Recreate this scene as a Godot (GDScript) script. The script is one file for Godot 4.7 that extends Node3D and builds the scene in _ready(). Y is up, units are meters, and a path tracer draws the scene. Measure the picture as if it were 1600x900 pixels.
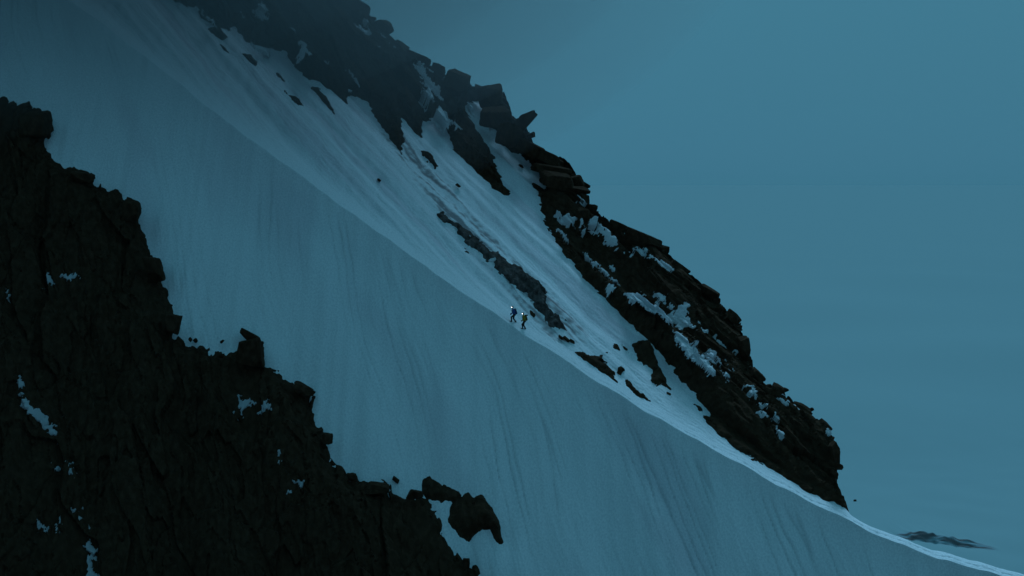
extends Node3D
# A snow ridge at dusk with two climbers. Metres, y up. The camera stands at the origin on the opposite side of a cirque.

const PITCH := -5.0
const FOV := 23.0
var tan_half := tan(deg_to_rad(FOV * 0.5))
var cam_basis := Basis(Vector3.RIGHT, deg_to_rad(PITCH))

# ---------------------------------------------------------------- small helpers
func lin(r: float, g: float, b: float) -> Color:
	return Color(r, g, b).linear_to_srgb()

func noise(sd: int, freq: float, kind := FastNoiseLite.TYPE_SIMPLEX_SMOOTH, oct := 1) -> FastNoiseLite:
	var n := FastNoiseLite.new()
	n.seed = sd
	n.frequency = freq
	n.noise_type = kind
	n.fractal_type = FastNoiseLite.FRACTAL_FBM if oct > 1 else FastNoiseLite.FRACTAL_NONE
	n.fractal_octaves = oct
	return n

func ray(px: float, py: float) -> Vector3:
	return cam_basis * Vector3((px - 800.0) / 450.0 * tan_half, -(py - 450.0) / 450.0 * tan_half, -1.0)

func sstep(a: float, b: float, v: float) -> float:
	var t := clampf((v - a) / (b - a), 0.0, 1.0)
	return t * t * (3.0 - 2.0 * t)

func tag(o: Node, label: String, category: String, group := "") -> void:
	o.set_meta("label", label)
	o.set_meta("category", category)
	if group != "":
		o.set_meta("group", group)

func put(called: String, m: Mesh, mat: Material, parent: Node = self) -> MeshInstance3D:
	var o := MeshInstance3D.new()
	o.name = called
	o.mesh = m
	o.material_override = null
	for i in m.get_surface_count():
		o.set_surface_override_material(i, mat)
	parent.add_child(o, true)
	return o

# ---------------------------------------------------------------- the mountain as a height field
const X0 := -100.0
const X1 := 80.0
const DX := 0.1
var tab_z := PackedFloat32Array()
var tab_y := PackedFloat32Array()
var tab_w := PackedFloat32Array()     # how far behind the crest the skyline of the rock ridge stands

func tab(a: PackedFloat32Array, x: float) -> float:
	var f := clampf((x - X0) / DX, 0.0, float(a.size() - 2))
	var i := int(f)
	return lerpf(a[i], a[i + 1], f - i)

func table_of(pts: PackedVector2Array, blur: int) -> PackedFloat32Array:
	var n := int((X1 - X0) / DX) + 1
	var a := PackedFloat32Array()
	a.resize(n)
	var k := 0
	for i in n:
		var x := X0 + i * DX
		while k < pts.size() - 2 and pts[k + 1].x < x:
			k += 1
		var p := pts[k]
		var q := pts[k + 1]
		a[i] = lerpf(p.y, q.y, (x - p.x) / maxf(q.x - p.x, 0.001))
	for turn in 2:
		if blur > 0:
			var s := PackedFloat32Array()
			s.resize(n + 1)
			s[0] = 0.0
			for i in n:
				s[i + 1] = s[i] + a[i]
			for i in n:
				var r := mini(blur, mini(i, n - 1 - i))
				a[i] = (s[i + r + 1] - s[i - r]) / (2 * r + 1)
	return a

const CREST := [[-150, -160], [0, -70], [107, 0], [167, 43], [233, 93], [300, 147], [383, 212], [450, 259], [500, 298], [570, 349], [640, 398], [700, 441], [767, 487], [800, 509], [867, 553], [933, 597], [1000, 637], [1076, 681], [1151, 722], [1227, 764], [1302, 803], [1378, 838], [1453, 867], [1529, 890], [1600, 909], [1750, 945]]
const CREST_Z := [[-150, -178], [107, -170], [805, -148], [1555, -128], [1750, -124]]

# the smooth ground, as if the far slope went on for ever
func ground(x: float, z: float) -> float:
	var t := z - tab(tab_z, x)
	var y := tab(tab_y, x)
	if t > 0.0:
		# the steep near face, rounded at the lip
		return y - 1.25 * t - 0.8 * (1.0 - exp(-t / 0.8))
	var s := -t
	return y + 0.26 * s + 0.15 * (sqrt((s - 4.0) * (s - 4.0) + 4.0) + (s - 4.0)) - 0.15 * (sqrt(20.0) - 4.0)

var n_wide := noise(3, 1.0)
var n_groove := noise(5, 1.0)
var n_fine := noise(7, 1.0)
var n_patch := noise(11, 1.0, FastNoiseLite.TYPE_SIMPLEX_SMOOTH, 3)

func undulation(x: float, t: float) -> float:
	if t > 0.0:
		var q := x - 0.6 * t
		return (0.85 * n_wide.get_noise_2d(q * 0.075, t * 0.035) + 0.16 * n_wide.get_noise_2d(q * 0.22 + 40.0, t * 0.05)) * sstep(0.5, 7.0, t)
	var q2 := x - 1.8 * t
	return (0.5 * n_wide.get_noise_2d(q2 * 0.06 + 90.0, t * 0.03) + 0.22 * n_wide.get_noise_2d(q2 * 0.2 + 70.0, t * 0.06)) * sstep(1.0, 6.0, -t)

func fall_behind(x: float, z: float) -> float:
	var d := tab(tab_z, x) - tab(tab_w, x) - z
	if d <= -3.0:
		return 0.0
	return 1.5 * (d + sqrt(d * d + 0.15)) if d < 30.0 else 3.0 * d

func base(x: float, z: float) -> float:
	return ground(x, z) + undulation(x, z - tab(tab_z, x)) - fall_behind(x, z)

# where the ray through a pixel of the photograph meets the ground, or the ground raised by `lift`
func hit(px: float, py: float, lift := Vector3.ZERO) -> Vector3:
	var d := ray(px, py)
	d /= -d.z
	var s := 60.0
	while s < 420.0:
		var p := d * s - lift
		if p.y < ground(p.x, p.z):
			break
		s += 0.5
	var lo := s - 0.5
	var hi := s
	for i in 12:
		var m := (lo + hi) * 0.5
		var p := d * m - lift
		if p.y < ground(p.x, p.z):
			hi = m
		else:
			lo = m
	var r := d * hi - lift
	return Vector3(r.x, ground(r.x, r.z), r.z)

func footprint(pix: Array, lift := Vector3.ZERO) -> PackedVector2Array:
	var out := PackedVector2Array()
	for p in pix:
		var h := hit(p[0], p[1], lift)
		out.append(Vector2(h.x, h.z))
	return out

# ---------------------------------------------------------------- signed distance to a set of outlines, on a grid (inside is positive)
class Outline:
	var lo := Vector2(1e9, 1e9)
	var hi := Vector2(-1e9, -1e9)
	var nx := 0
	var nz := 0
	var step := 0.4
	var v := PackedFloat32Array()
	func _init(polys: Array, margin := 3.0, cell := 0.4) -> void:
		step = cell
		for p in polys:
			for q in p:
				lo = Vector2(minf(lo.x, q.x), minf(lo.y, q.y))
				hi = Vector2(maxf(hi.x, q.x), maxf(hi.y, q.y))
		lo -= Vector2(margin, margin)
		hi += Vector2(margin, margin)
		nx = int((hi.x - lo.x) / step) + 2
		nz = int((hi.y - lo.y) / step) + 2
		v.resize(nx * nz)
		for j in nz:
			for i in nx:
				var at := lo + Vector2(i, j) * step
				var best := -1e9
				for poly: PackedVector2Array in polys:
					var d := 1e9
					var n := poly.size()
					for k in n:
						d = minf(d, at.distance_squared_to(Geometry2D.get_closest_point_to_segment(at, poly[k], poly[(k + 1) % n])))
					d = sqrt(d)
					best = maxf(best, d if Geometry2D.is_point_in_polygon(at, poly) else -d)
				v[j * nx + i] = best
	func at(x: float, z: float) -> float:
		var fx := (x - lo.x) / step
		var fz := (z - lo.y) / step
		if fx < 0.0 or fz < 0.0 or fx >= nx - 1 or fz >= nz - 1:
			return -99.0
		var i := int(fx)
		var j := int(fz)
		var k := j * nx + i
		return lerpf(lerpf(v[k], v[k + 1], fx - i), lerpf(v[k + nx], v[k + nx + 1], fx - i), fz - j)

# ---------------------------------------------------------------- rock
var n_warp := noise(23, 1.0, FastNoiseLite.TYPE_SIMPLEX_SMOOTH, 2)
var n_rough := noise(29, 1.0, FastNoiseLite.TYPE_SIMPLEX, 3)

# slabs: each cell of a jittered grid is a flat facet with a height and a tilt of its own
var slab := PackedFloat32Array()

func make_slabs() -> void:
	var r := RandomNumberGenerator.new()
	r.seed = 77
	for i in 64 * 64:
		slab.append_array([r.randf_range(0.1, 0.9), r.randf_range(0.1, 0.9), r.randf_range(-0.5, 0.5), r.randf_range(-0.75, 0.75), r.randf_range(-0.6, 0.6)])

func facet(u: float, v: float) -> float:
	var iu := floori(u)
	var iv := floori(v)
	var best := 9.0
	var h := 0.0
	for dv in range(-1, 2):
		for du in range(-1, 2):
			var k := (((iv + dv) & 63) * 64 + ((iu + du) & 63)) * 5
			var a := u - (iu + du) - slab[k]
			var b := v - (iv + dv) - slab[k + 1]
			var d := maxf(absf(a + 0.3 * b), absf(b - 0.2 * a))
			if d < best:
				best = d
				h = slab[k + 2] + slab[k + 3] * a + slab[k + 4] * b
	return h

# lean: how far the joints of the rock run across while they run one metre down the slope
func crag(x: float, t: float, lean: float, fine := 1.0) -> float:
	var wx := n_warp.get_noise_2d(x * 0.13, t * 0.13)
	var u := x - lean * t + 1.1 * wx
	var v := t + 1.1 * n_warp.get_noise_2d(x * 0.13 + 60.0, t * 0.13)
	var shelf := v / 5.2 + 0.6 * n_warp.get_noise_2d(u * 0.09, 7.0) + 0.12 * u
	shelf -= floorf(shelf)
	return 1.5 * facet(u / 4.6, v / 6.5) + 0.55 * (0.5 - shelf) + 0.6 * facet(u / 1.7 + 20.3, v / 2.9 + 9.0) + (0.3 * facet(u / 0.7 + 5.1, v / 1.1) if fine > 0.0 else 0.0) + 1.3 * n_wide.get_noise_2d(u * 0.11, v * 0.05) + 0.12 * n_rough.get_noise_2d(x * 1.1, t * 1.1)

# rock standing out of the ground inside an outline; `up` is the way it stands out
func rock_mesh(o: Outline, cell: float, up: Vector3, height: float, ramp: float, rough: float, lean: float, inset := 0.1, fray := 0.3) -> ArrayMesh:
	var nx := int((o.hi.x - o.lo.x) / cell)
	var nz := int((o.hi.y - o.lo.y) / cell)
	var id := PackedInt32Array()
	id.resize(nx * nz)
	id.fill(-1)
	var v := PackedVector3Array()
	for j in nz:
		for i in nx:
			var x := o.lo.x + i * cell
			var z := o.lo.y + j * cell
			var d := o.at(x, z)
			if d < -1.1:
				continue
			d += fray * (n_rough.get_noise_2d(x * 0.6, z * 0.6) + facet(x / 0.9, z / 0.9)) - inset
			if d < -0.9:
				continue
			var y := base(x, z)
			var b := d * 0.9 if d < 0.0 else height * (1.0 - exp(-d / ramp))
			b += crag(x, z - tab(tab_z, x), lean) * rough * sstep(-0.4, 1.6, d)
			if d > 0.0:
				b = maxf(b, 0.45 * sstep(0.0, 0.8, d))
			id[j * nx + i] = v.size()
			v.append(Vector3(x, y, z) + up * b)
	var idx := PackedInt32Array()
	for j in nz - 1:
		for i in nx - 1:
			var a := id[j * nx + i]
			var b := id[j * nx + i + 1]
			var c := id[(j + 1) * nx + i]
			var d := id[(j + 1) * nx + i + 1]
			if a < 0 or b < 0 or c < 0 or d < 0:
				continue
			if v[a].distance_squared_to(v[d]) < v[b].distance_squared_to(v[c]):
				idx.append_array([a, b, d, a, d, c])
			else:
				idx.append_array([a, b, c, b, d, c])
	return mesh_of(v, idx)

func mesh_of(v: PackedVector3Array, idx: PackedInt32Array, normals := PackedVector3Array(), colors := PackedColorArray()) -> ArrayMesh:
	var arr := []
	arr.resize(Mesh.ARRAY_MAX)
	arr[Mesh.ARRAY_VERTEX] = v
	arr[Mesh.ARRAY_INDEX] = idx
	if normals.size():
		arr[Mesh.ARRAY_NORMAL] = normals
	if colors.size():
		arr[Mesh.ARRAY_COLOR] = colors
	var m := ArrayMesh.new()
	if v.size() and idx.size():
		m.add_surface_from_arrays(Mesh.PRIMITIVE_TRIANGLES, arr)
	return m

# an angular block: a ball of points cut by random planes
var ball_v := PackedVector3Array()
var ball_i := PackedInt32Array()

func make_ball() -> void:
	var t := (1.0 + sqrt(5.0)) / 2.0
	var v: Array[Vector3] = [Vector3(-1, t, 0), Vector3(1, t, 0), Vector3(-1, -t, 0), Vector3(1, -t, 0), Vector3(0, -1, t), Vector3(0, 1, t), Vector3(0, -1, -t), Vector3(0, 1, -t), Vector3(t, 0, -1), Vector3(t, 0, 1), Vector3(-t, 0, -1), Vector3(-t, 0, 1)]
	var f := [0, 11, 5, 0, 5, 1, 0, 1, 7, 0, 7, 10, 0, 10, 11, 1, 5, 9, 5, 11, 4, 11, 10, 2, 10, 7, 6, 7, 1, 8, 3, 9, 4, 3, 4, 2, 3, 2, 6, 3, 6, 8, 3, 8, 9, 4, 9, 5, 2, 4, 11, 6, 2, 10, 8, 6, 7, 9, 8, 1]
	for i in v.size():
		v[i] = v[i].normalized()
	for turn in 3:
		var mid := {}
		var g := []
		for k in range(0, f.size(), 3):
			var e := []
			for s in 3:
				var a: int = f[k + s]
				var b: int = f[k + (s + 1) % 3]
				var key := Vector2i(mini(a, b), maxi(a, b))
				if not mid.has(key):
					mid[key] = v.size()
					v.append((v[a] + v[b]).normalized())
				e.append(mid[key])
			g.append_array([f[k], e[0], e[2], f[k + 1], e[1], e[0], f[k + 2], e[2], e[1], e[0], e[1], e[2]])
		f = g
	ball_v = PackedVector3Array(v)
	for k in range(0, f.size(), 3):
		ball_i.append_array([f[k], f[k + 2], f[k + 1]])

func block_mesh(size: Vector3, sd: int) -> ArrayMesh:
	var r := RandomNumberGenerator.new()
	r.seed = sd
	var pl: Array[Vector3] = []
	var dist := PackedFloat32Array()
	for k in 6:
		var ax := Vector3.ZERO
		ax[k / 2] = 1.0 if k % 2 else -1.0
		pl.append((ax + Vector3(r.randfn(), r.randfn(), r.randfn()) * 0.18).normalized())
		dist.append(r.randf_range(0.62, 0.85))
	for k in 5:
		pl.append(Vector3(r.randfn(), r.randfn(), r.randfn()).normalized())
		dist.append(r.randf_range(0.62, 0.95))
	var v := PackedVector3Array()
	for d in ball_v:
		var m := 1.4
		for k in 11:
			var c := d.dot(pl[k])
			if c > 0.05:
				m = minf(m, dist[k] / c)
		m *= 1.0 + 0.05 * n_rough.get_noise_3d(d.x * 2.5 + sd, d.y * 2.5, d.z * 2.5)
		v.append(d * m * size)
	return mesh_of(v, ball_i)

# ---------------------------------------------------------------- tapered bones meshed as one skin (surface nets)
func skin_mesh(bones: Array, cell: float, blend: float) -> ArrayMesh:
	var lo := Vector3(1e9, 1e9, 1e9)
	var hi := -lo
	for b in bones:
		for e in 2:
			var c: Vector3 = b[e]
			var rr: float = b[2 + e] + blend + cell * 2.0
			lo = lo.min(c - Vector3.ONE * rr)
			hi = hi.max(c + Vector3.ONE * rr)
	var n := Vector3i(((hi - lo) / cell).ceil()) + Vector3i.ONE
	var f := PackedFloat32Array()
	f.resize(n.x * n.y * n.z)
	f.fill(1.0)
	for b in bones:
		var a: Vector3 = b[0]
		var c: Vector3 = b[1]
		var ra: float = b[2]
		var rb: float = b[3]
		var m := maxf(ra, rb) + blend + cell * 2.0
		var i0 := Vector3i(((a.min(c) - Vector3.ONE * m - lo) / cell).floor()).clamp(Vector3i.ZERO, n - Vector3i.ONE)
		var i1 := Vector3i(((a.max(c) + Vector3.ONE * m - lo) / cell).ceil()).clamp(Vector3i.ZERO, n - Vector3i.ONE)
		var ac := c - a
		var l2 := maxf(ac.length_squared(), 1e-9)
		for k in range(i0.z, i1.z + 1):
			for j in range(i0.y, i1.y + 1):
				for i in range(i0.x, i1.x + 1):
					var p := lo + Vector3(i, j, k) * cell
					var h := clampf((p - a).dot(ac) / l2, 0.0, 1.0)
					var d := p.distance_to(a + ac * h) - lerpf(ra, rb, h)
					var q := (k * n.y + j) * n.x + i
					var g := f[q]
					var w := maxf(blend - absf(d - g), 0.0) / blend
					f[q] = minf(d, g) - w * w * blend * 0.25
	var id := {}
	var v := PackedVector3Array()
	var nor := PackedVector3Array()
	var idx := PackedInt32Array()
	var off := [0, 1, n.x, n.x + 1, n.x * n.y, n.x * n.y + 1, n.x * n.y + n.x, n.x * n.y + n.x + 1]
	for k in n.z - 1:
		for j in n.y - 1:
			for i in n.x - 1:
				var q := (k * n.y + j) * n.x + i
				var inside := 0
				for s in 8:
					if f[q + off[s]] < 0.0:
						inside += 1
				if inside == 0 or inside == 8:
					continue
				var sum := Vector3.ZERO
				var cnt := 0
				for s in 8:
					for ax in 3:
						if s & (1 << ax):
							continue
						var u := s | (1 << ax)
						var fa := f[q + off[s]]
						var fb := f[q + off[u]]
						if (fa < 0.0) != (fb < 0.0):
							var pa := Vector3(s & 1, (s >> 1) & 1, (s >> 2) & 1)
							var pb := Vector3(u & 1, (u >> 1) & 1, (u >> 2) & 1)
							sum += pa.lerp(pb, fa / (fa - fb))
							cnt += 1
				id[q] = v.size()
				v.append(lo + (Vector3(i, j, k) + sum / cnt) * cell)
				nor.append(Vector3(f[q + 1] - f[q], f[q + n.x] - f[q], f[q + n.x * n.y] - f[q]).normalized())
	var st := [1, n.x, n.x * n.y]
	for k in range(1, n.z - 1):
		for j in range(1, n.y - 1):
			for i in range(1, n.x - 1):
				var q := (k * n.y + j) * n.x + i
				for ax in 3:
					var fa := f[q]
					var fb := f[q + st[ax]]
					if (fa < 0.0) == (fb < 0.0):
						continue
					var b1: int = st[(ax + 1) % 3]
					var b2: int = st[(ax + 2) % 3]
					var c0: int = id[q]
					var c1: int = id[q - b1]
					var c2: int = id[q - b1 - b2]
					var c3: int = id[q - b2]
					if fa < 0.0:
						idx.append_array([c0, c2, c1, c0, c3, c2])
					else:
						idx.append_array([c0, c1, c2, c0, c2, c3])
	return mesh_of(v, idx, nor)

# ---------------------------------------------------------------- materials
func plain(c: Color, rough := 0.85, spec := 0.3) -> StandardMaterial3D:
	var m := StandardMaterial3D.new()
	m.albedo_color = c
	m.roughness = rough
	m.metallic_specular = spec
	return m

func speckle(sd: int, freq: float, a: Color, b: Color, c: Color) -> NoiseTexture2D:
	var t := NoiseTexture2D.new()
	t.width = 512
	t.height = 512
	t.seamless = true
	t.noise = noise(sd, freq, FastNoiseLite.TYPE_SIMPLEX, 4)
	var g := Gradient.new()
	g.offsets = PackedFloat32Array([0.25, 0.5, 0.78])
	g.colors = PackedColorArray([a, b, c])
	t.color_ramp = g
	return t

var M := {}

func make_materials() -> void:
	var snow := StandardMaterial3D.new()
	snow.vertex_color_use_as_albedo = true
	snow.albedo_texture = speckle(41, 0.05, Color(0.9, 0.91, 0.92), Color(0.96, 0.96, 0.96), Color(1, 1, 1))
	snow.uv1_triplanar = true
	snow.uv1_world_triplanar = true
	snow.uv1_scale = Vector3(0.14, 0.14, 0.14)
	snow.roughness = 0.95
	snow.metallic_specular = 0.15
	M.snow = snow
	var rock := StandardMaterial3D.new()
	rock.albedo_texture = speckle(43, 0.02, lin(0.036, 0.02, 0.012), lin(0.048, 0.027, 0.016), lin(0.066, 0.04, 0.025))
	rock.uv1_triplanar = true
	rock.uv1_world_triplanar = true
	rock.uv1_scale = Vector3(0.11, 0.07, 0.11)
	rock.roughness = 0.95
	rock.metallic_specular = 0.1
	M.rock = rock
	var grey := rock.duplicate() as StandardMaterial3D
	grey.albedo_texture = speckle(47, 0.02, lin(0.045, 0.036, 0.034), lin(0.075, 0.06, 0.055), lin(0.15, 0.125, 0.12))
	M.rock_grey = grey
	M.shaded_snow = plain(lin(0.42, 0.44, 0.47), 0.95, 0.15)  # darker copy of the patch snow, the cliff's shade put into its colour
	M.patch = plain(lin(0.6, 0.63, 0.66), 0.95, 0.15)

# ---------------------------------------------------------------- outlines read from the photograph (pixels of 1600 x 900)
const SKYLINE := [[-300, -560], [0, -330], [250, -170], [400, -85], [500, -25], [548, 5], [580, 28], [612, 60], [650, 90], [680, 110], [715, 122], [745, 134], [784, 142], [799, 180], [822, 194], [836, 226], [865, 246], [888, 264], [908, 288], [918, 314], [935, 338], [960, 360], [1000, 378], [1040, 405], [1085, 443], [1130, 478], [1155, 508], [1165, 548], [1180, 583], [1215, 608], [1260, 640], [1292, 675], [1306, 705], [1315, 750], [1328, 793]]
# rock of the far ridge: upper wall, dangling rib, skyline band, lower wall
const RIDGE_UPPER := [[-60, -150], [100, -100], [230, -30], [272, 0], [283, 10], [310, 12], [312, 25], [328, 38], [345, 50], [358, 44], [366, 40], [380, 60], [408, 72], [420, 78], [437, 83], [445, 85], [452, 100], [470, 115], [484, 130], [494, 126], [505, 136], [525, 148], [542, 160], [547, 136], [553, 148], [572, 158], [582, 168], [590, 185], [601, 200], [613, 215], [627, 236], [632, 215], [628, 186], [640, 197], [650, 211], [662, 222], [660, 190], [670, 190], [680, 181], [696, 196], [700, 215], [712, 238], [735, 257], [752, 277], [770, 295], [790, 304], [798, 300], [785, 280], [775, 255], [768, 240], [758, 226], [750, 212], [742, 196], [732, 180], [728, 165], [747, 163], [760, 150], [790, 100], [700, 40], [560, -60], [400, -170], [150, -230], [-60, -220]]
const RIDGE_BAND := [[750, 160], [757, 172], [752, 196], [770, 200], [782, 210], [788, 228], [800, 236], [815, 245], [825, 252], [835, 262], [846, 277], [858, 288], [868, 302], [860, 306], [842, 306], [845, 330], [860, 362], [905, 380], [960, 380], [940, 300], [900, 220], [850, 180], [800, 110], [760, 90]]
const RIDGE_LOWER := [[842, 304], [845, 330], [855, 355], [870, 378], [885, 401], [905, 426], [925, 450], [950, 476], [970, 496], [985, 510], [1000, 525], [1012, 534], [1024, 548], [1036, 561], [1050, 575], [1060, 590], [1075, 606], [1090, 621], [1106, 642], [1098, 655], [1110, 672], [1151, 705], [1227, 748], [1302, 786], [1326, 797], [1345, 780], [1345, 700], [1320, 630], [1230, 540], [1200, 460], [1100, 370], [990, 300], [930, 270], [880, 260]]
const OUTCROPS := [
	["long grey rock rib bared in the middle of the far snow slope", [[680, 332], [693, 333], [703, 345], [720, 355], [737, 367], [750, 380], [773, 397], [797, 417], [827, 435], [840, 448], [852, 460], [853, 477], [870, 497], [887, 520], [878, 523], [860, 512], [840, 490], [820, 463], [793, 443], [780, 432], [763, 410], [753, 400], [737, 390], [730, 383], [713, 365], [700, 353], [687, 345]]],
	["low dark outcrop just above the pale ridge crest, below the grey rib", [[888, 542], [903, 550], [927, 557], [940, 560], [957, 580], [963, 597], [940, 583], [917, 567], [897, 553]]],
	["small dark rock between the crest outcrop and the forked outcrop", [[963, 575], [973, 582], [971, 589], [966, 587]]],
	["thin string of dark stones lying along the pale crest", [[977, 594], [984, 600], [992, 608], [1002, 615], [1015, 624], [1012, 627], [1000, 621], [988, 612], [978, 602]]],
	["small slanting rock beside the forked outcrop, the upper of two", [[955, 533], [967, 540], [972, 552], [960, 547]]],
	["small slanting rock beside the forked outcrop, the lower of two", [[971, 535], [983, 546], [984, 551], [976, 548]]],
	["forked dark outcrop trailing stones at the edge of the lower wall", [[989, 542], [999, 536], [1010, 535], [1021, 547], [1025, 562], [1037, 584], [1048, 610], [1036, 604], [1025, 612], [1015, 599], [1017, 577], [1004, 569], [996, 555]]],
	["flat dark rock at the foot of the lower wall, just above the crest", [[1083, 631], [1098, 638], [1100, 645], [1092, 644]]],
	["ragged dark rocks under the upper wall, highest on the snow", [[325, 46], [340, 43], [347, 55], [357, 62], [357, 68], [345, 61], [330, 54]]],
	["thin sliver of rock below the ragged rocks under the upper wall", [[343, 70], [353, 76], [363, 87], [350, 80]]],
	["bent dark rock on the snow below the upper wall", [[379, 87], [393, 84], [402, 98], [404, 109], [393, 102], [385, 94]]],
	["small cracked rock between the bent rock and the split rock", [[427, 109], [436, 108], [444, 124], [434, 118]]],
	["split dark rock lying farthest out on the snow below the upper wall", [[443, 141], [453, 149], [467, 151], [475, 164], [466, 166], [456, 157]]],
	["brownish rubble tongue hanging from the upper wall", [[483, 136], [498, 142], [510, 156], [520, 172], [523, 181], [510, 168], [496, 152]]],
	["small dark rock on the snow beside the dangling rib", [[660, 236], [671, 237], [682, 252], [680, 260], [667, 249]]],
	["dark splintered rock at the top of the narrow snow chute", [[828, 286], [840, 288], [853, 300], [848, 306], [836, 298]]],
	["narrow dark slab in the snow right beside the grey rib", [[722, 385], [731, 391], [737, 399], [728, 394]]],
	["long thin rock sliver in the snow behind the climber in olive", [[818, 475], [824, 480], [837, 493], [834, 495], [824, 484]]],
]
const CLIFF := [[-260, 40], [-120, 120], [0, 147], [20, 148], [35, 156], [48, 165], [62, 178], [72, 185], [80, 207], [79, 214], [66, 223], [72, 243], [80, 255], [90, 262], [105, 267], [125, 270], [145, 275], [143, 284], [180, 290], [188, 300], [195, 315], [205, 320], [210, 335], [217, 350], [225, 365], [228, 380], [238, 392], [247, 410], [250, 438], [258, 448], [260, 460], [270, 480], [281, 497], [272, 522], [283, 527], [289, 536], [312, 536], [329, 542], [347, 549], [361, 548], [364, 536], [380, 534], [400, 531], [413, 535], [415, 552], [411, 577], [436, 582], [457, 597], [471, 602], [490, 609], [486, 634], [491, 662], [511, 676], [516, 687], [511, 693], [513, 713], [529, 731], [538, 742], [551, 741], [558, 753], [573, 754], [607, 762], [611, 776], [631, 776], [644, 767], [667, 772], [680, 784], [689, 807], [693, 827], [704, 851], [716, 869], [729, 882], [738, 891], [752, 905], [800, 960], [800, 1150], [-260, 1150]]
const NEAR_ROCKS := [
	["dark finger of rock lying between the black cliff and the round rock", [[660, 743], [665, 740], [670, 742], [677, 752], [688, 759], [700, 765], [711, 771], [718, 775], [721, 781], [716, 785], [706, 782], [693, 780], [683, 776], [668, 773], [664, 766], [660, 752]]],
	["big round dark rock alone in the snow beyond the black cliff", [[709, 793], [725, 790], [727, 780], [732, 781], [738, 793], [744, 796], [750, 789], [756, 788], [764, 795], [773, 807], [781, 825], [782, 840], [785, 856], [781, 859], [773, 852], [766, 837], [752, 839], [743, 844], [729, 843], [720, 837], [716, 827], [708, 820], [704, 811]]],
]
# snow lying on the rock
const RIDGE_PATCHES := [
	[[990, 390], [1010, 397], [1005, 408], [1020, 412], [1035, 420], [1046, 429], [1040, 433], [1025, 421], [1012, 413], [1000, 411], [993, 400]],
	[[992, 454], [975, 476], [977, 485], [1001, 490], [1021, 507], [1036, 523], [1046, 521], [1028, 500], [1010, 478], [998, 461]],
	[[1045, 490], [1060, 478], [1072, 483], [1072, 500], [1080, 511], [1065, 509], [1056, 500]],
	[[1091, 506], [1108, 519], [1092, 517]],
	[[1047, 538], [1061, 544], [1076, 562], [1094, 578], [1111, 594], [1103, 595], [1083, 578], [1065, 567], [1054, 558]],
	[[1100, 555], [1111, 550], [1114, 564], [1120, 575], [1105, 570]],
	[[1157, 618], [1183, 621], [1172, 628], [1180, 638], [1171, 634]],
	[[1186, 636], [1196, 644], [1190, 650]],
	[[1205, 634], [1229, 642], [1219, 648]],
	[[1208, 655], [1220, 659], [1212, 664]],
	[[938, 401], [959, 410], [955, 416], [946, 410]],
	[[922, 346], [948, 367], [965, 391], [955, 387], [940, 372], [920, 358]],
	[[1024, 459], [1039, 465], [1036, 474], [1028, 468]],
	[[643, 106], [660, 109], [670, 128], [686, 140], [683, 149], [673, 141], [657, 121]],
	[[658, 149], [676, 160], [663, 163]],
	[[675, 180], [690, 172], [702, 187], [697, 198], [683, 188]],
	[[900, 310], [908, 312], [911, 328], [902, 323]],
	[[872, 327], [900, 343], [901, 350], [880, 338]],
	[[397, 16], [408, 14], [421, 33], [410, 31]],
	[[466, 90], [481, 95], [478, 99], [468, 96]],
	[[549, 46], [562, 52], [581, 67], [576, 70], [558, 57]],
	[[587, 62], [600, 66], [618, 82], [606, 79]],
	[[708, 186], [716, 196], [720, 200], [714, 201]],
	[[1060, 480], [1066, 486], [1060, 490]],
	[[944, 460], [953, 466], [950, 470], [945, 466]],
]
const CLIFF_PATCHES := [
	[[70, 428], [84, 432], [82, 447], [72, 441]],
	[[98, 432], [110, 426], [121, 435], [108, 437]],
	[[9, 463], [18, 474], [12, 474]],
	[[29, 604], [38, 613], [43, 637], [58, 646], [75, 657], [88, 671], [89, 683], [64, 670], [46, 657], [35, 630]],
	[[84, 726], [92, 733], [86, 736]],
	[[106, 719], [115, 733], [109, 731]],
	[[113, 787], [124, 791], [136, 812], [126, 806]],
	[[84, 804], [91, 820], [91, 838], [83, 825]],
	[[58, 821], [71, 832], [63, 832]],
	[[124, 842], [139, 836], [149, 854], [144, 871], [153, 892], [160, 910], [127, 910], [129, 877]],
	[[372, 616], [384, 620], [397, 627], [382, 631], [364, 634], [374, 626]],
	[[376, 642], [397, 655], [384, 653]],
	[[405, 642], [413, 633], [422, 642], [412, 648]],
	[[437, 713], [443, 721], [439, 723]],
	[[459, 764], [474, 761], [472, 769]],
	[[451, 775], [463, 783], [455, 782]],
]

const UP_RIDGE := Vector3(0.28, 0.75, 0.6)
const UP_CLIFF := Vector3(0.12, 0.42, 0.9)

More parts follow.
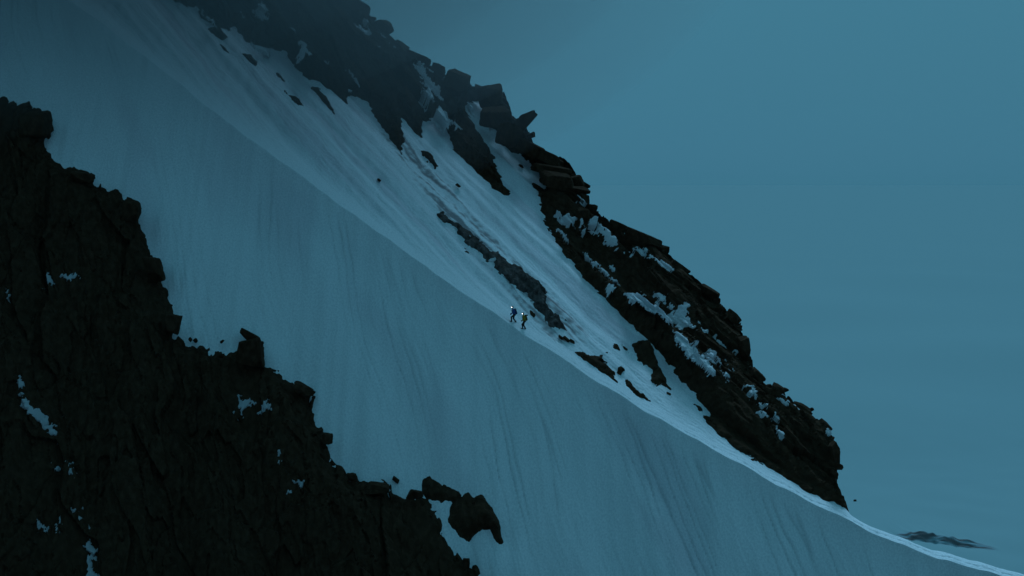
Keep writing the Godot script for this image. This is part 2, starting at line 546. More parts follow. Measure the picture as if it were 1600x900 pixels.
func snow_patch(pix: Array, up: Vector3, lift: float, lean: float, parent: Node, mat: Material = null) -> void:
	var o := Outline.new([footprint(pix, up * lift)], 1.2, 0.15)
	var cell := 0.09
	var nx := int((o.hi.x - o.lo.x) / cell)
	var nz := int((o.hi.y - o.lo.y) / cell)
	var id := PackedInt32Array()
	id.resize(nx * nz)
	id.fill(-1)
	var v := PackedVector3Array()
	for j in nz:
		for i in nx:
			var x := o.lo.x + i * cell
			var z := o.lo.y + j * cell
			var d := o.at(x, z) + 0.4 * n_rough.get_noise_2d(x * 0.9, z * 0.9) + 0.22 * n_rough.get_noise_2d(x * 2.6 + 9.0, z * 2.6) - 0.05
			if d < -0.3:
				continue
			var y := base(x, z)
			var b := lift + 0.15 + crag(x, z - tab(tab_z, x), lean, 0.0) * 0.8 + (d * 1.5 if d < 0.0 else 0.14 * (1.0 - exp(-d / 0.4)))
			id[j * nx + i] = v.size()
			v.append(Vector3(x, y, z) + up * b)
	var idx := PackedInt32Array()
	for j in nz - 1:
		for i in nx - 1:
			var a := id[j * nx + i]
			var b := id[j * nx + i + 1]
			var c := id[(j + 1) * nx + i]
			var d := id[(j + 1) * nx + i + 1]
			if a >= 0 and b >= 0 and c >= 0 and d >= 0:
				idx.append_array([a, b, c, b, d, c])
	if idx.size():
		put("snow_patch", mesh_of(v, idx), mat if mat else M.patch, parent)

func grid_normals(v: PackedVector3Array, nx: int, nz: int) -> PackedVector3Array:
	var out := PackedVector3Array()
	out.resize(v.size())
	for j in nz:
		for i in nx:
			var a := v[j * nx + maxi(i - 1, 0)]
			var b := v[j * nx + mini(i + 1, nx - 1)]
			var c := v[maxi(j - 1, 0) * nx + i]
			var d := v[mini(j + 1, nz - 1) * nx + i]
			var n := (b - a).cross(d - c).normalized()
			out[j * nx + i] = n if n.y > 0.0 else -n
	return out

func grid_index(nx: int, nz: int) -> PackedInt32Array:
	var idx := PackedInt32Array()
	idx.resize((nx - 1) * (nz - 1) * 6)
	var k := 0
	for j in nz - 1:
		for i in nx - 1:
			var a := j * nx + i
			idx[k] = a
			idx[k + 1] = a + 1
			idx[k + 2] = a + nx
			idx[k + 3] = a + 1
			idx[k + 4] = a + nx + 1
			idx[k + 5] = a + nx
			k += 6
	return idx

# ---------------------------------------------------------------- the scene
func _ready() -> void:
	var cam := Camera3D.new()
	cam.name = "camera"
	cam.fov = FOV
	cam.far = 20000.0
	cam.near = 0.5
	cam.basis = cam_basis
	add_child(cam)
	cam.current = true

	var env := Environment.new()
	env.background_mode = Environment.BG_SKY
	var sm := ProceduralSkyMaterial.new()
	sm.sky_top_color = lin(0.050, 0.195, 0.275)
	sm.sky_horizon_color = lin(0.0435, 0.155, 0.232)
	sm.sky_curve = 0.16
	sm.ground_horizon_color = lin(0.0435, 0.155, 0.232)
	sm.ground_bottom_color = lin(0.035, 0.14, 0.21)
	var sky := Sky.new()
	sky.sky_material = sm
	env.sky = sky
	env.tonemap_mode = Environment.TONE_MAPPER_LINEAR
	env.tonemap_exposure = 1.12
	env.sdfgi_enabled = true
	env.ssao_enabled = true
	env.ssil_enabled = true
	env.fog_enabled = true
	env.fog_density = 0.00001
	env.fog_light_color = lin(0.45, 0.85, 0.95)
	env.volumetric_fog_enabled = true
	env.volumetric_fog_density = 0.0
	var we := WorldEnvironment.new()
	we.name = "world"
	we.environment = env
	add_child(we)
	var sun := DirectionalLight3D.new()
	sun.name = "sun"
	sun.light_energy = 0.5
	sun.light_color = Color(0.64, 0.86, 1.0)
	sun.light_angular_distance = 14.0
	sun.shadow_enabled = true
	add_child(sun)
	sun.look_at_from_position(Vector3(20, 152, -128), Vector3.ZERO)

	make_slabs()
	make_ball()
	make_materials()
	lay_out()
	make_snow()
	make_glacier()
	make_shade_slope()
	make_ridge()
	make_cliff()
	make_blocks()
	make_mist()
	make_climbers()

var near_edge: Outline
var debris: Outline

func lay_out() -> void:
	var zs := PackedVector2Array()
	var ys := PackedVector2Array()
	for c in CREST:
		var z := 0.0
		for k in CREST_Z.size() - 1:
			if c[0] >= CREST_Z[k][0]:
				z = lerpf(CREST_Z[k][1], CREST_Z[k + 1][1], (c[0] - CREST_Z[k][0]) / float(CREST_Z[k + 1][0] - CREST_Z[k][0]))
		var d := ray(c[0], c[1])
		var p := d * (z / d.z)
		zs.append(Vector2(p.x, z))
		ys.append(Vector2(p.x, p.y))
	tab_z = table_of(zs, 25)
	tab_y = table_of(ys, 14)
	for i in tab_z.size():
		var x := X0 + i * DX
		tab_z[i] += 0.45 * n_wide.get_noise_2d(x * 0.16, 300.0) + 0.16 * n_wide.get_noise_2d(x * 0.6, 310.0)
		tab_y[i] += 0.12 * n_wide.get_noise_2d(x * 0.3, 320.0)
	tab_w = table_of(PackedVector2Array([Vector2(-100, 60), Vector2(100, 60)]), 0)
	var ws := PackedVector2Array()
	var last := -1e9
	for s in SKYLINE:
		var h := hit(s[0], s[1], UP_RIDGE * 1.5)
		if h.x <= last + 0.05:
			continue
		last = h.x
		ws.append(Vector2(h.x, tab(tab_z, h.x) - h.z))
	ws[ws.size() - 1].y = 2.4
	ws.append(Vector2(last + 1.0, 2.2))
	ws.append(Vector2(90, 2.2))
	tab_w = table_of(ws, 3)
	var polys := [footprint(CLIFF)]
	for r in NEAR_ROCKS:
		polys.append(footprint(r[1]))
	near_edge = Outline.new(polys, 8.0, 0.6)
	debris = Outline.new([footprint([[612, 200], [630, 212], [645, 232], [680, 272], [715, 315], [760, 368], [800, 412], [850, 452], [900, 520], [880, 530], [840, 490], [790, 440], [740, 380], [700, 338], [665, 285], [630, 240]])], 4.0, 0.5)

func make_snow() -> void:
	var x0 := -82.0
	var x1 := 58.0
	var nx := 1080
	var back := 260
	var front := 225
	var nz := back + front + 1
	var v := PackedVector3Array()
	var col := PackedColorArray()
	v.resize(nx * nz)
	col.resize(nx * nz)
	# fresh snow lies in a broad band down the face
	var s0 := hit(215, 200)
	var s1 := hit(610, 770)
	var band0 := Vector2(s0.x, s0.z)
	var band1 := Vector2(s1.x, s1.z)
	for j in nz:
		for i in nx:
			var x := lerpf(x0, x1, i / float(nx - 1))
			var t := 0.0
			if j < back:
				var u := (back - j) / float(back)
				t = -(tab(tab_w, x) + 7.0) * (0.55 * u + 0.45 * u * u)
			elif j > back:
				var u := (j - back) / float(front)
				t = 62.0 * (0.35 * u + 0.65 * u * u)
			var z := tab(tab_z, x) + t
			var y := base(x, z)
			var dirt := 0.0
			var dust := 0.0
			var groove_shade := 0.0
			if t > 0.0:
				var q := x - 0.6 * t + 2.5 * n_wide.get_noise_2d(x * 0.03, t * 0.05) + 0.4 * n_wide.get_noise_2d(x * 0.16, t * 0.11) + 0.12 * n_wide.get_noise_2d(x * 0.6, t * 0.4)
				var sm := Vector2(x, z).distance_to(Geometry2D.get_closest_point_to_segment(Vector2(x, z), band0, band1))
				var amount := lerpf(0.28, 1.0, sstep(1.5, 13.0, sm + 6.0 * n_wide.get_noise_2d(x * 0.07, t * 0.07)))
				amount *= sstep(0.2, 1.5, t)
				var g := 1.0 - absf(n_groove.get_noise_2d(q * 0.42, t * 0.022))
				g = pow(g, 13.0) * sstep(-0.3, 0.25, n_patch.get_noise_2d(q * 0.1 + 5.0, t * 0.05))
				var f := n_fine.get_noise_2d(q * 2.3, t * 0.2) * 0.6 + n_fine.get_noise_2d(q * 3.4 + 20.0, t * 0.6) * 0.4
				y += amount * (-0.26 * g + 0.10 * f)
				y += 0.018 * n_fine.get_noise_2d(x * 2.2, z * 2.2)
				var e := near_edge.at(x, z)
				if e > -8.0:
					var sc := exp(-maxf(-e, 0.0) / 1.6)
					y -= 0.4 * sc * (0.6 + 0.8 * n_wide.get_noise_2d(x * 0.25 + 9.0, z * 0.25))
				dust = sstep(-0.05, 0.55, n_patch.get_noise_2d(q * 0.055 + 3.0, t * 0.05 + 8.0)) * (0.55 + 0.45 * amount) 
				groove_shade = amount * g
			else:
				var q2 := x - 1.8 * t + 1.6 * n_wide.get_noise_2d(x * 0.12, t * 0.12) + 0.5 * n_wide.get_noise_2d(x * 0.5 + 8.0, t * 0.5)
				var f := n_fine.get_noise_2d(q2 * 0.9, t * 0.12) * 0.6 + n_fine.get_noise_2d(q2 * 1.5, t * 0.3) * 0.4
				y += (0.055 * f + 0.02 * n_fine.get_noise_2d(x * 2.0, z * 2.0)) * sstep(0.6, 4.0, -t)
				# foot track and wind ripples along the crest
				y += 0.03 * n_fine.get_noise_2d(x * 0.7, t * 2.6)
				var path := t + 0.75 + 0.2 * n_wide.get_noise_2d(x * 0.3, 5.0)
				y -= exp(-path * path / 0.03) * (0.06 * (0.7 + 0.6 * n_fine.get_noise_2d(x * 1.3, 9.0)) + 0.06 * sstep(-1.5, 0.0, x) * maxf(0.0, sin(x * 9.0 + 2.0 * n_fine.get_noise_2d(x * 0.4, 4.0))))
				dust = 1.3 * sstep(0.0, 0.6, n_patch.get_noise_2d(q2 * 0.12 + 33.0, t * 0.035)) * sstep(3.0, 8.0, -t)
				var e := debris.at(x, z)
				if e > -3.0:
					var streak := 0.8 * n_fine.get_noise_2d(q2 * 0.45 + 7.0, t * 0.16) + 0.5 * n_fine.get_noise_2d(q2 * 1.2, t * 0.5) + 0.4 * n_fine.get_noise_2d(x * 1.1, z * 1.1)
					dirt = sstep(-1.0, 1.2, e + 1.6 * streak) * sstep(-0.45, 0.6, streak)
			v[j * nx + i] = Vector3(x, y, z)
			var c := Color(0.81, 0.85, 0.88)
			c = c.lerp(Color(0.50, 0.43, 0.50), clampf(dust, 0.0, 1.0) * 0.32)
			col[j * nx + i] = c.lerp(Color(0.14, 0.095, 0.10), dirt * 0.72).lerp(Color(0.13, 0.14, 0.17), groove_shade * 0.32)  # last blend paints shade into the runnels
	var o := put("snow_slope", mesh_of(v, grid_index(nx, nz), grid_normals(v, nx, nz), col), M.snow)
	o.set_meta("kind", "structure")
	tag(o, "steep snow slope with a pale crest, blue in dusk light", "snow slope")

func glacier_y(x: float, z: float) -> float:
	return -96.0 + 4.0 * n_wide.get_noise_2d(x * 0.004, z * 0.004) * sstep(2500.0, 600.0, -z) + 0.4 * n_wide.get_noise_2d(x * 0.04, z * 0.04)

func make_glacier() -> void:
	# a wide glacier far below, with a crevasse wall of layered dirty ice, paled for haze
	var a := ray(1402, 851)
	var level := -96.0
	var p := a * (level / a.y)
	var b := ray(1562, 873)
	var q := b * (level / b.y)
	var xs := PackedFloat32Array()
	var zs := PackedFloat32Array()
	var x := p.x - 8.0
	while x < q.x + 12.0:
		xs.append(x)
		x += 0.3
	var s := 0.5
	while xs[0] > -5000.0:
		xs.insert(0, xs[0] - s)
		xs.append(xs[xs.size() - 1] + s)
		s *= 1.12
	var zmid := (p.z + q.z) * 0.5
	var z := zmid - 14.0
	while z < zmid + 14.0:
		zs.append(z)
		z += 0.12
	s = 0.3
	while zs[0] > -6000.0:
		zs.insert(0, zs[0] - s)
		s *= 1.08
	s = 0.3
	while zs[zs.size() - 1] < 400.0:
		zs.append(zs[zs.size() - 1] + s)
		s *= 1.12
	var nx := xs.size()
	var nz := zs.size()
	var v := PackedVector3Array()
	var col := PackedColorArray()
	for j in nz:
		for i in nx:
			var u := (xs[i] - p.x) / (q.x - p.x)
			var line := lerpf(p.z, q.z, u) + 1.2 * n_wide.get_noise_2d(xs[i] * 0.15, 3.0)
			var open := 0.0
			if u > 0.0 and u < 1.0:
				open = 1.8 * pow(sin(PI * pow(u, 0.7)), 0.9) * (1.0 + 0.3 * n_wide.get_noise_2d(xs[i] * 0.5, 7.0))
			var d := zs[j] - line      # behind the wall is negative
			var y := glacier_y(xs[i], zs[j])
			var wall := clampf((0.3 - d) / 2.2 + 0.1 * n_fine.get_noise_2d(xs[i] * 0.4, d * 1.2), 0.0, 1.0)
			y += open * (wall * exp(minf(d, 0.0) / 9.0) - 0.45 * (1.0 - wall) * exp(-maxf(d, 0.0) / 4.0))
			v.append(Vector3(xs[i], y, zs[j]))
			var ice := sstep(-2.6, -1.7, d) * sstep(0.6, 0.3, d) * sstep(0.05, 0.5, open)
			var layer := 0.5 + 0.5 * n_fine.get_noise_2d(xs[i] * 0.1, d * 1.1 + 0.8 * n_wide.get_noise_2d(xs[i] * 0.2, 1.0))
			col.append(Color(0.228, 0.347, 0.364).lerp(Color(0.17, 0.155, 0.16).lerp(Color(0.28, 0.40, 0.44), sstep(0.35, 0.75, layer)), ice))  # dirty ice bands, lightened so that haze is painted into their colour
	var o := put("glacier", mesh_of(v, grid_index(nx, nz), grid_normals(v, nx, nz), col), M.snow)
	o.set_meta("kind", "structure")
	tag(o, "flat misty glacier far below with a dirty crevasse wall paled as by haze", "glacier")

func make_shade_slope() -> void:
	# unseen slope under and behind the camera, added to darken the near snow face
	var nx := 121
	var nz := 70
	var v := PackedVector3Array()
	var col := PackedColorArray()
	for j in nz:
		for i in nx:
			var x := -480.0 + 8.0 * i
			var z := -116.0 + 6.0 * j
			var y := -97.0 + 88.0 * clampf((z + 116.0) / 106.0, 0.0, 1.0) + 0.9 * maxf(z - 10.0, 0.0)
			y += 3.0 * n_patch.get_noise_2d(x * 0.02, z * 0.02) - 1.0
			v.append(Vector3(x, y, z))
			col.append(Color(0.032, 0.032, 0.034).lerp(Color(0.62, 0.63, 0.64), sstep(0.1, 0.3, n_patch.get_noise_2d(x * 0.05 + 80.0, z * 0.05))))
	var o := put("shade_slope", mesh_of(v, grid_index(nx, nz), grid_normals(v, nx, nz), col), M.snow)
	o.set_meta("kind", "structure")
	tag(o, "unseen dark slope added opposite the near snow face to shade it", "valley side")

func make_ridge() -> void:
	var o := Outline.new([footprint(RIDGE_UPPER), footprint(RIDGE_BAND), footprint(RIDGE_LOWER)], 2.0, 0.35)
	var r := put("rock_ridge", rock_mesh(o, 0.16, UP_RIDGE, 1.6, 1.5, 0.8, 1.3), M.rock)
	tag(r, "dark jagged rock ridge with snow patches along the skyline", "rock ridge")
	r.set_meta("kind", "structure")
	for p in RIDGE_PATCHES:
		snow_patch(p, UP_RIDGE, 1.5, 1.3, r)
	# thin streaks of snow caught on the ledges
	var rnd := RandomNumberGenerator.new()
	rnd.seed = 91
	for a in [[[870, 345], [1290, 740], 40, 34], [[560, 60], [760, 190], 14, 26], [[690, 340], [870, 500], 5, 8], [[330, 20], [560, 120], 8, 24]]:
		for k in a[2]:
			var f := rnd.randf()
			var c: Vector2 = Vector2(lerpf(a[0][0], a[1][0], f), lerpf(a[0][1], a[1][1], f)) + Vector2(1.0, -0.9) * rnd.randf_range(-0.5, 1.0) * a[3]
			var way := Vector2.from_angle(deg_to_rad(rnd.randf_range(15.0, 62.0)))
			var l := rnd.randf_range(4.0, 11.0)
			var w := rnd.randf_range(1.0, 2.4)
			var side := way.orthogonal() * w
			var quad := []
			for p: Vector2 in [c - way * l, c - way * l * 0.2 + side, c + way * l * 0.5 + side * 0.7, c + way * l, c - side * 0.8]:
				quad.append([p.x, p.y])
			snow_patch(quad, UP_RIDGE, 1.5 if a[2] != 5 else 0.8, 1.3, r)
	for k in OUTCROPS.size():
		var poly := footprint(OUTCROPS[k][1])
		var big := k in [0, 1, 6]
		var oc := Outline.new([poly], 1.5, 0.2)
		var m := put("rock_outcrop", rock_mesh(oc, 0.13, UP_RIDGE, 0.85 if big else 0.45, 0.9 if big else 0.4, 0.45 if big else 0.25, 1.3, 0.05, 0.3 if k else 0.38), M.rock if k else M.rock_grey)
		tag(m, OUTCROPS[k][0], "rock", "rocks bared on the far snow slope")

func make_cliff() -> void:
	var o := Outline.new([footprint(CLIFF)], 2.0, 0.35)
	var r := put("rock_cliff", rock_mesh(o, 0.14, UP_CLIFF, 1.3, 1.0, 0.8, 0.35, 0.1), M.rock)
	tag(r, "near-black rock cliff with a few dim snow flecks", "cliff")
	r.set_meta("kind", "structure")
	for p in CLIFF_PATCHES:
		snow_patch(p, UP_CLIFF, 1.25, 0.35, r, M.shaded_snow)
	for k in NEAR_ROCKS.size():
		var oc := Outline.new([footprint(NEAR_ROCKS[k][1])], 1.5, 0.2)
		var m := put("rock_outcrop", rock_mesh(oc, 0.11, Vector3(0.2, 0.3, 0.93), 0.9, 0.6, 0.35, 0.35, 0.12, 0.12), M.rock)
		tag(m, NEAR_ROCKS[k][0], "rock", "rocks standing in the snow by the black cliff")

# [px, py, width px, height px, turn in degrees clockwise]
const RIDGE_BLOCKS := [[562, 12, 34, 26, 30], [598, 42, 30, 22, 35], [625, 76, 26, 18, 30], [655, 94, 38, 20, 20], [685, 110, 24, 18, 20], [715, 131, 38, 38, 20], [743, 143, 18, 16, 0], [769, 149, 40, 33, -12], [773, 184, 42, 33, 10], [812, 196, 22, 50, 38], [794, 214, 42, 36, 20], [828, 233, 44, 26, 25], [857, 249, 48, 22, 25], [858, 265, 66, 17, 8], [872, 283, 48, 26, 15], [896, 282, 34, 15, -6], [896, 297, 46, 14, 2], [914, 313, 16, 18, 10], [911, 334, 24, 22, 20], [926, 327, 14, 14, 0], [941, 348, 20, 12, 10], [966, 355, 32, 18, 15], [1004, 377, 64, 26, 18], [1039, 391, 16, 16, 0], [1060, 421, 30, 18, 38], [1108, 458, 34, 16, 36], [1146, 496, 26, 20, 50], [1163, 545, 16, 34, -8], [1184, 588, 24, 16, 35], [1216, 611, 26, 16, 30], [1250, 637, 28, 14, 30], [1286, 668, 24, 18, 45], [1304, 706, 14, 40, -6]]
const CLIFF_BLOCKS := [[391, 553, 46, 44, -5], [387, 523, 30, 13, 35], [474, 609, 34, 16, 22], [484, 613, 16, 8, 25], [56, 195, 44, 40, 10], [132, 278, 32, 14, 5], [271, 506, 22, 34, 10], [512, 685, 16, 18, 0], [551, 746, 14, 12, 0], [590, 763, 44, 18, 8], [240, 420, 26, 40, -10], [205, 330, 26, 34, 20], [729, 880, 12, 16, 0], [648, 773, 24, 16, 10]]
const STONES := [
	["tiny dark stone alone on the open far slope above the crest", 592, 281, 7, 4],
	["small dark stone in the snow just above the black cliff edge", 618, 750, 12, 7],
	["dark pebble-like stone in the scoop beside the horned cliff block", 298, 531, 5, 6],
	["dark pebble-like stone in the scoop beside the horned cliff block", 306, 532, 7, 6],
	["dark pebble-like stone in the scoop beside the horned cliff block", 347, 534, 4, 6],
	["longest of three stones fallen from the tail of the grey rib", 885, 530, 12, 6],
	["rounder of three stones fallen from the tail of the grey rib", 894, 534, 8, 5],
	["thinnest of three stones fallen from the tail of the grey rib", 876, 527, 8, 4],
	["small dark stone on the snow between grey rib and slanting rocks", 885, 502, 6, 4],
	["small dark stone on the snow above the crest outcrop", 948, 552, 5, 5],
	["larger dark stone trailing below the forked outcrop", 1044, 616, 8, 6],
	["smaller dark stone trailing below the forked outcrop", 1049, 622, 5, 4],
	["thin dark stone below the dangling rib on bright snow", 716, 290, 9, 4],
	["small stone in the narrow chute beside the skyline blocks", 815, 260, 7, 4],
]

func block_at(called: String, b: Array, lift: Vector3, sd: int, mat: Material, parent: Node) -> MeshInstance3D:
	# a block stands at the distance of the rock just below it
	var foot := hit(b[0] - 0.2 * b[3], b[1] + 0.5 * b[3], lift) + lift
	var d := ray(b[0], b[1])
	var p := d * (foot.z / d.z)
	var m := p.length() * tan_half / 450.0
	var w: float = b[2] * 0.5 * m
	var h: float = b[3] * 0.5 * m
	var o := put(called, block_mesh(Vector3(w, h, clampf((w + h) * 0.5, 0.0, 1.3)) * 1.22, sd), mat, parent)
	o.position = p
	o.rotation = Vector3(0.0, 0.0, -deg_to_rad(b[4] if b.size() > 4 else 30.0))
	return o

func make_blocks() -> void:
	for k in RIDGE_BLOCKS.size():
		block_at("rock_block", RIDGE_BLOCKS[k], UP_RIDGE * 1.4, 300 + k, M.rock, get_node("rock_ridge"))
	# splinters along the skyline
	var rnd := RandomNumberGenerator.new()
	rnd.seed = 17
	for k in 80:
		var a: Array = SKYLINE[rnd.randi_range(5, SKYLINE.size() - 3)]
		var n: Array = SKYLINE[SKYLINE.find(a) + 1]
		var f := rnd.randf()
		var size := rnd.randf_range(5.0, 15.0)
		var b := [lerpf(a[0], n[0], f) - rnd.randf_range(-3.0, 9.0), lerpf(a[1], n[1], f) + rnd.randf_range(-3.0, 9.0), size * rnd.randf_range(0.8, 1.7), size * rnd.randf_range(0.45, 0.9), rnd.randf_range(-35.0, 60.0)]
		block_at("rock_block", b, UP_RIDGE * 1.4, 700 + k, M.rock, get_node("rock_ridge"))
	for k in CLIFF_BLOCKS.size():
		block_at("rock_block", CLIFF_BLOCKS[k], UP_CLIFF * 0.7, 400 + k, M.rock, get_node("rock_cliff"))
	for k in STONES.size():
		var s: Array = STONES[k]
		var o := block_at("stone", [s[1], s[2], s[3], s[4], 35], Vector3(0, 0.02, 0), 500 + k, M.rock, self)
		tag(o, s[0], "stone", "loose stones on the snow")
	var g := ray(1336, 780)
	var b := put("stone", block_mesh(Vector3(0.55, 0.32, 0.4), 611), M.rock)
	var gp := g * (-96.0 / g.y)
	b.position = Vector3(gp.x, glacier_y(gp.x, gp.z) + 0.2, gp.z)
	tag(b, "lone dark stone on the misty glacier below the black rock wall", "stone", "loose stones on the snow")

func fog(called: String, at: Vector3, size: Vector3, density: float, albedo: Color, shape := RenderingServer.FOG_VOLUME_SHAPE_ELLIPSOID) -> void:
	var f := FogVolume.new()
	f.name = called
	f.shape = shape
	f.size = size
	var m := FogMaterial.new()
	m.density = density
	m.albedo = albedo
	f.material = m
	f.position = at
	add_child(f)
	f.set_meta("kind", "stuff")
	tag(f, "thin blue mist drifting round the upper rock ridge", "mist", "layers of mist round the upper ridge")

func make_mist() -> void:
	# a thin cloud round the upper ridge, denser towards its middle
	for k in 7:
		var f := 1.1 - 0.12 * k
		fog("mist" if k == 0 else "mist_%03d" % k, Vector3(-42 - 2 * k, 48 + k, -180), Vector3(144, 102, 84) * f, 0.0066, lin(0.84, 0.92, 0.98))

# ---------------------------------------------------------------- climbers. Own axes: x the way they walk, y up, z their right
func knee_of(hip: Vector3, ankle: Vector3, thigh: float, shin: float, fwd: Vector3) -> Vector3:
	var d := ankle - hip
	var l := minf(d.length(), thigh + shin - 0.005)
	var a := (thigh * thigh - shin * shin + l * l) / (2.0 * l)
	var h := sqrt(maxf(thigh * thigh - a * a, 0.0))
	var n := d.normalized()
	return hip + n * a + (fwd - n * fwd.dot(n)).normalized() * h

func grow(bones: Array, by: float) -> Array:
	var out := []
	for b in bones:
		out.append([b[0], b[1], b[2] + by, b[3] + by])
	return out

func hand_bones(wrist: Vector3, dir: Vector3, thumb: Vector3) -> Array:
	var out := []
	var across := dir.cross(thumb).cross(dir).normalized()
	var palm := dir.cross(across).normalized()
	var knuckle := wrist + dir * 0.085
	out.append([wrist, knuckle + across * 0.018, 0.027, 0.02])
	out.append([wrist, knuckle - across * 0.022, 0.027, 0.019])
	var lens := [0.072, 0.08, 0.074, 0.058]
	for k in 4:
		var r := knuckle + across * (0.032 - 0.022 * k)
		var mid: Vector3 = r + (dir * 0.8 + palm * 0.6).normalized() * lens[k] * 0.5
		out.append([r, mid, 0.0095, 0.009])
		out.append([mid, mid + (dir * 0.25 + palm).normalized() * lens[k] * 0.5, 0.009, 0.008])
	var tb := wrist + dir * 0.03 + across * 0.025
	var tm := tb + (across * 0.8 + dir * 0.6).normalized() * 0.045
	out.append([tb, tm, 0.013, 0.011])
	out.append([tm, tm + (dir + palm * 0.5).normalized() * 0.03, 0.011, 0.009])
	return out

func climber(px: float, py: float, turn: float, step: float, cloth: Dictionary, label: String) -> void:
	var at := hit(px, py)
	at.y = base(at.x, at.z)
	var root := Node3D.new()
	root.name = "person"
	add_child(root, true)
	root.position = at
	root.rotation.y = deg_to_rad(turn)
	tag(root, label, "person", "climbers on the crest")
	var inv := root.transform.affine_inverse()
	var feet: Array[Vector3] = []
	for f: Vector3 in [Vector3(0.0, 0, 0.1), Vector3(step, 0, -0.1)]:
		var w := root.transform * f
		w.y = base(w.x, w.z) - 0.03
		feet.append(inv * w)
	var lean: float = cloth.lean
	var pelvis: Vector3 = cloth.pelvis
	var hips := [pelvis + Vector3(0, -0.02, 0.09), pelvis + Vector3(0, -0.02, -0.09)]
	var chest := pelvis + Vector3(lean * 0.55, 0.33, 0)
	var neck := pelvis + Vector3(lean, 0.53, 0)
	var head := neck + Vector3(0.06, 0.19, 0)
	var legs := []
	var shoes := []
	for k in 2:
		var ankle: Vector3 = feet[k] + Vector3(-0.02, 0.11, 0)
		var knee := knee_of(hips[k], ankle, 0.44, 0.43, Vector3(1, 0.1, 0.0))
		legs.append([hips[k], knee, 0.085, 0.06])
		legs.append([knee, ankle, 0.058, 0.042])
		var toe := feet[k] + Vector3(0.17, 0.07, 0.02 if k == 0 else -0.02)
		if k == 1:
			toe.y += 0.06
		shoes.append([[ankle + Vector3(0, 0.08, 0), ankle + Vector3(-0.01, -0.02, 0), 0.058, 0.055], [ankle + Vector3(-0.04, -0.05, 0), toe, 0.05, 0.04]])
	var torso := [[pelvis + Vector3(0, -0.02, 0.05), pelvis + Vector3(0, -0.02, -0.05), 0.12, 0.12], [pelvis, chest, 0.12, 0.13], [chest + Vector3(0, 0.02, 0.06), chest + Vector3(0, 0.02, -0.06), 0.12, 0.12], [chest, neck - Vector3(0, 0.03, 0), 0.12, 0.075]]
	var arms := []
	var wrists := []
	for k in 2:
		var s := 1.0 if k == 0 else -1.0
		var shoulder := neck + Vector3(-0.02, -0.04, 0.175 * s)
		var elbow: Vector3 = cloth.elbow[k] + neck
		var wrist: Vector3 = cloth.wrist[k] + neck
		arms.append([neck + Vector3(-0.02, -0.05, 0.04 * s), shoulder, 0.07, 0.062])
		arms.append([shoulder, elbow, 0.056, 0.043])
		arms.append([elbow, wrist, 0.042, 0.03])
		wrists.append([wrist, (wrist - elbow).normalized()])
	# the head turns towards the climbers' left
	var hb := Basis(Vector3.UP, deg_to_rad(cloth.head_turn)) * Basis(Vector3(0, 0, 1), deg_to_rad(-6.0))
	var at_head := Transform3D(hb, head)
	var face := [[Vector3(-0.02, 0.03, 0), Vector3(0.015, 0.03, 0), 0.088, 0.085], [Vector3(0.02, 0.0, 0), Vector3(0.035, -0.075, 0), 0.07, 0.043], [Vector3(0.09, 0.012, 0), Vector3(0.108, -0.02, 0), 0.01, 0.014], [Vector3(0.078, -0.055, 0.018), Vector3(0.078, -0.055, -0.018), 0.01, 0.01], [Vector3(-0.01, 0.0, 0.082), Vector3(-0.015, -0.03, 0.08), 0.016, 0.012], [Vector3(-0.01, 0.0, -0.082), Vector3(-0.015, -0.03, -0.08), 0.016, 0.012]]
	var bones := []
	bones.append_array(torso)
	bones.append_array(arms)
	bones.append_array(legs)
	bones.append([neck - Vector3(0.02, 0.05, 0), head + Vector3(0, -0.03, 0), 0.062, 0.058])
	for b in face:
		bones.append([at_head * b[0], at_head * b[1], b[2], b[3]])
	for w in wrists:
		bones.append_array(hand_bones(w[0], w[1], Vector3(0.3, 1, 0)))
	put("body", skin_mesh(bones, 0.014, 0.03), M.skin, root)
	var coat := grow(torso, 0.03)
	coat.append_array(grow(arms, 0.024))
	coat.append([neck - Vector3(0.01, 0.03, 0), neck + Vector3(0.02, 0.06, 0), 0.085, 0.075])
	put("jacket", skin_mesh(coat, 0.018, 0.05), cloth.coat, root)
	var pants := grow(legs, 0.024)
	pants.append([pelvis + Vector3(0, -0.04, 0.06), pelvis + Vector3(0, -0.04, -0.06), 0.135, 0.135])
	put("trousers", skin_mesh(pants, 0.018, 0.05), M.dark_cloth, root)
	for s in shoes:
		put("boot", skin_mesh(s, 0.016, 0.03), M.boot, root)
	for w in wrists:
		put("glove", skin_mesh(grow(hand_bones(w[0], w[1], Vector3(0.3, 1, 0)), 0.006), 0.008, 0.01), M.boot, root)
	# helmet with a lamp on its front
	var cap := [[Vector3(-0.03, 0.06, 0), Vector3(0.01, 0.062, 0), 0.108, 0.104]]
	var hm := []
	for b in cap:
		hm.append([at_head * b[0], at_head * b[1], b[2], b[3]])
	var helmet := put("helmet", skin_mesh(hm, 0.016, 0.02), M.dark_cloth, root)
	var lamp := Node3D.new()
	lamp.name = "headlamp"
	root.add_child(lamp)
	lamp.transform = at_head * Transform3D(Basis(Vector3(0, 0, 1), deg_to_rad(-8.0)), Vector3(0.118, 0.075, 0))
	var strap := TorusMesh.new()
	strap.inner_radius = 0.106
	strap.outer_radius = 0.122
	var st := put("strap", strap, M.boot, lamp)
	st.position = Vector3(-0.125, 0.0, 0)
	var housing := CylinderMesh.new()
	housing.top_radius = 0.042
	housing.bottom_radius = 0.034
	housing.height = 0.05
	var ho := put("lamp_housing", housing, M.boot, lamp)
	ho.rotation.z = -PI / 2
	var lens := SphereMesh.new()
	lens.radius = 0.034
	lens.height = 0.06
	var le := put("lamp_lens", lens, M.glow, lamp)
	le.rotation.z = -PI / 2
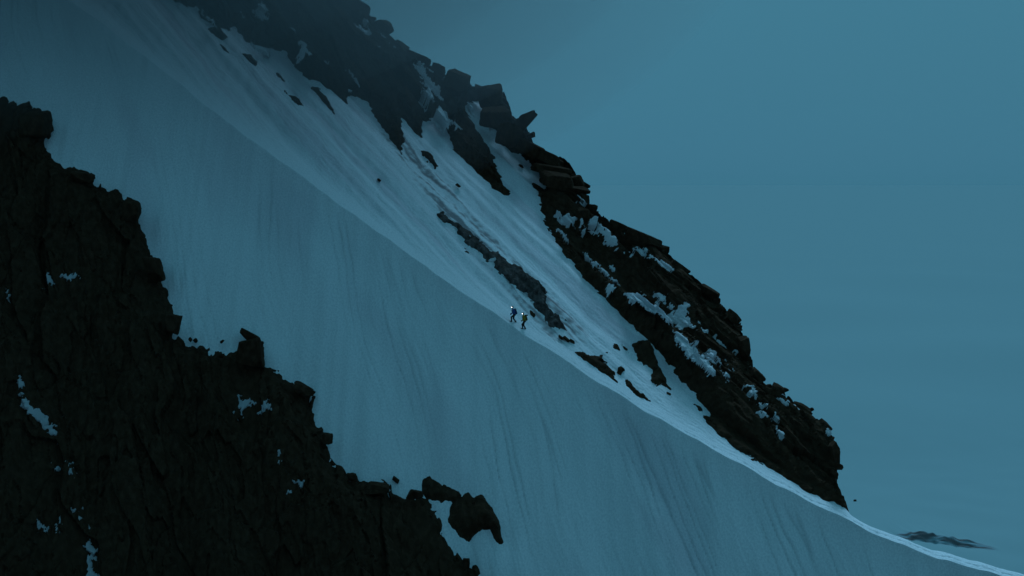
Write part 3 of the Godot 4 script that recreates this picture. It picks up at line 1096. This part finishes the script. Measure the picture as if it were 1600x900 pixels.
	le.position = Vector3(0.034, 0, 0)
	var beam := SpotLight3D.new()
	beam.name = "lamp_beam"
	beam.light_energy = 0.5
	beam.light_color = Color(0.92, 0.97, 1.0)
	beam.spot_angle = 38.0
	beam.spot_range = 80.0
	beam.spot_attenuation = 2.0
	beam.light_size = 0.04
	beam.shadow_enabled = true
	lamp.add_child(beam)
	beam.position = Vector3(0.075, 0, 0)
	beam.rotation.y = -PI / 2
	# pack
	var back := (neck - pelvis).normalized()
	var off := Vector3(-0.23, 0.0, 0)
	var b0 := pelvis + off + back * 0.12
	var b1 := pelvis + off + back * 0.50
	var bag := []
	for s in [-0.07, 0.07]:
		bag.append([b0 + Vector3(0, 0, s), b1 + Vector3(0.0, 0, s), 0.115, 0.105])
	var pack := put("backpack", skin_mesh(bag, 0.018, 0.04), cloth.pack, root)
	var lid: Array = cloth.lid
	var lb := []
	for s in [-0.07, 0.07]:
		lb.append([b1 + Vector3(lid[0], lid[2], s), b1 + Vector3(lid[1], lid[3], s), 0.06, 0.05])
	put("lid", skin_mesh(lb, 0.018, 0.03), M.boot, pack)
	for s in [-0.12, 0.12]:
		var sb := [[neck + Vector3(-0.15, -0.02, s), neck + Vector3(-0.02, 0.055, s), 0.018, 0.018], [neck + Vector3(-0.02, 0.055, s), neck + Vector3(0.13, -0.08, s), 0.018, 0.018], [neck + Vector3(0.13, -0.08, s), chest + Vector3(0.14, -0.12, s * 1.15), 0.018, 0.016]]
		put("strap", skin_mesh(sb, 0.014, 0.01), M.boot, pack)

func make_climbers() -> void:
	M.skin = plain(lin(0.42, 0.27, 0.2), 0.6)
	M.dark_cloth = plain(lin(0.022, 0.02, 0.02), 0.8)
	M.boot = plain(lin(0.015, 0.014, 0.014), 0.7)
	var blue := plain(lin(0.022, 0.075, 0.25), 0.75)
	var blue_pack := plain(lin(0.014, 0.04, 0.13), 0.8)
	var olive := plain(lin(0.26, 0.185, 0.02), 0.75)
	var olive_pack := plain(lin(0.08, 0.065, 0.02), 0.8)
	var glow := plain(Color(1, 1, 1), 0.3)
	glow.emission_enabled = true
	glow.emission = Color(0.95, 0.98, 1.0)
	glow.emission_energy_multiplier = 6.0
	M.glow = glow
	var first := {"pelvis": Vector3(0.16, 0.92, 0), "coat": blue, "pack": blue_pack, "lean": 0.16, "head_turn": 50.0, "lid": [-0.03, 0.05, 0.08, 0.08], "elbow": [Vector3(-0.08, -0.3, 0.26), Vector3(0.05, -0.3, -0.25)], "wrist": [Vector3(0.1, -0.5, 0.24), Vector3(0.24, -0.42, -0.22)]}
	climber(806.0, 504.5, 195.0, 0.52, first, "climber in a blue jacket with blue backpack and lit headlamp, leading up the crest")
	var second := {"pelvis": Vector3(0.1, 0.95, 0), "coat": olive, "pack": olive_pack, "lean": 0.12, "head_turn": 45.0, "lid": [-0.2, 0.05, 0.1, 0.09], "elbow": [Vector3(-0.1, -0.3, 0.26), Vector3(0.04, -0.3, -0.26)], "wrist": [Vector3(0.06, -0.52, 0.25), Vector3(0.22, -0.46, -0.2)]}
	climber(821.0, 515.0, 200.0, 0.36, second, "climber in an olive jacket with lit headlamp, following on the crest below")
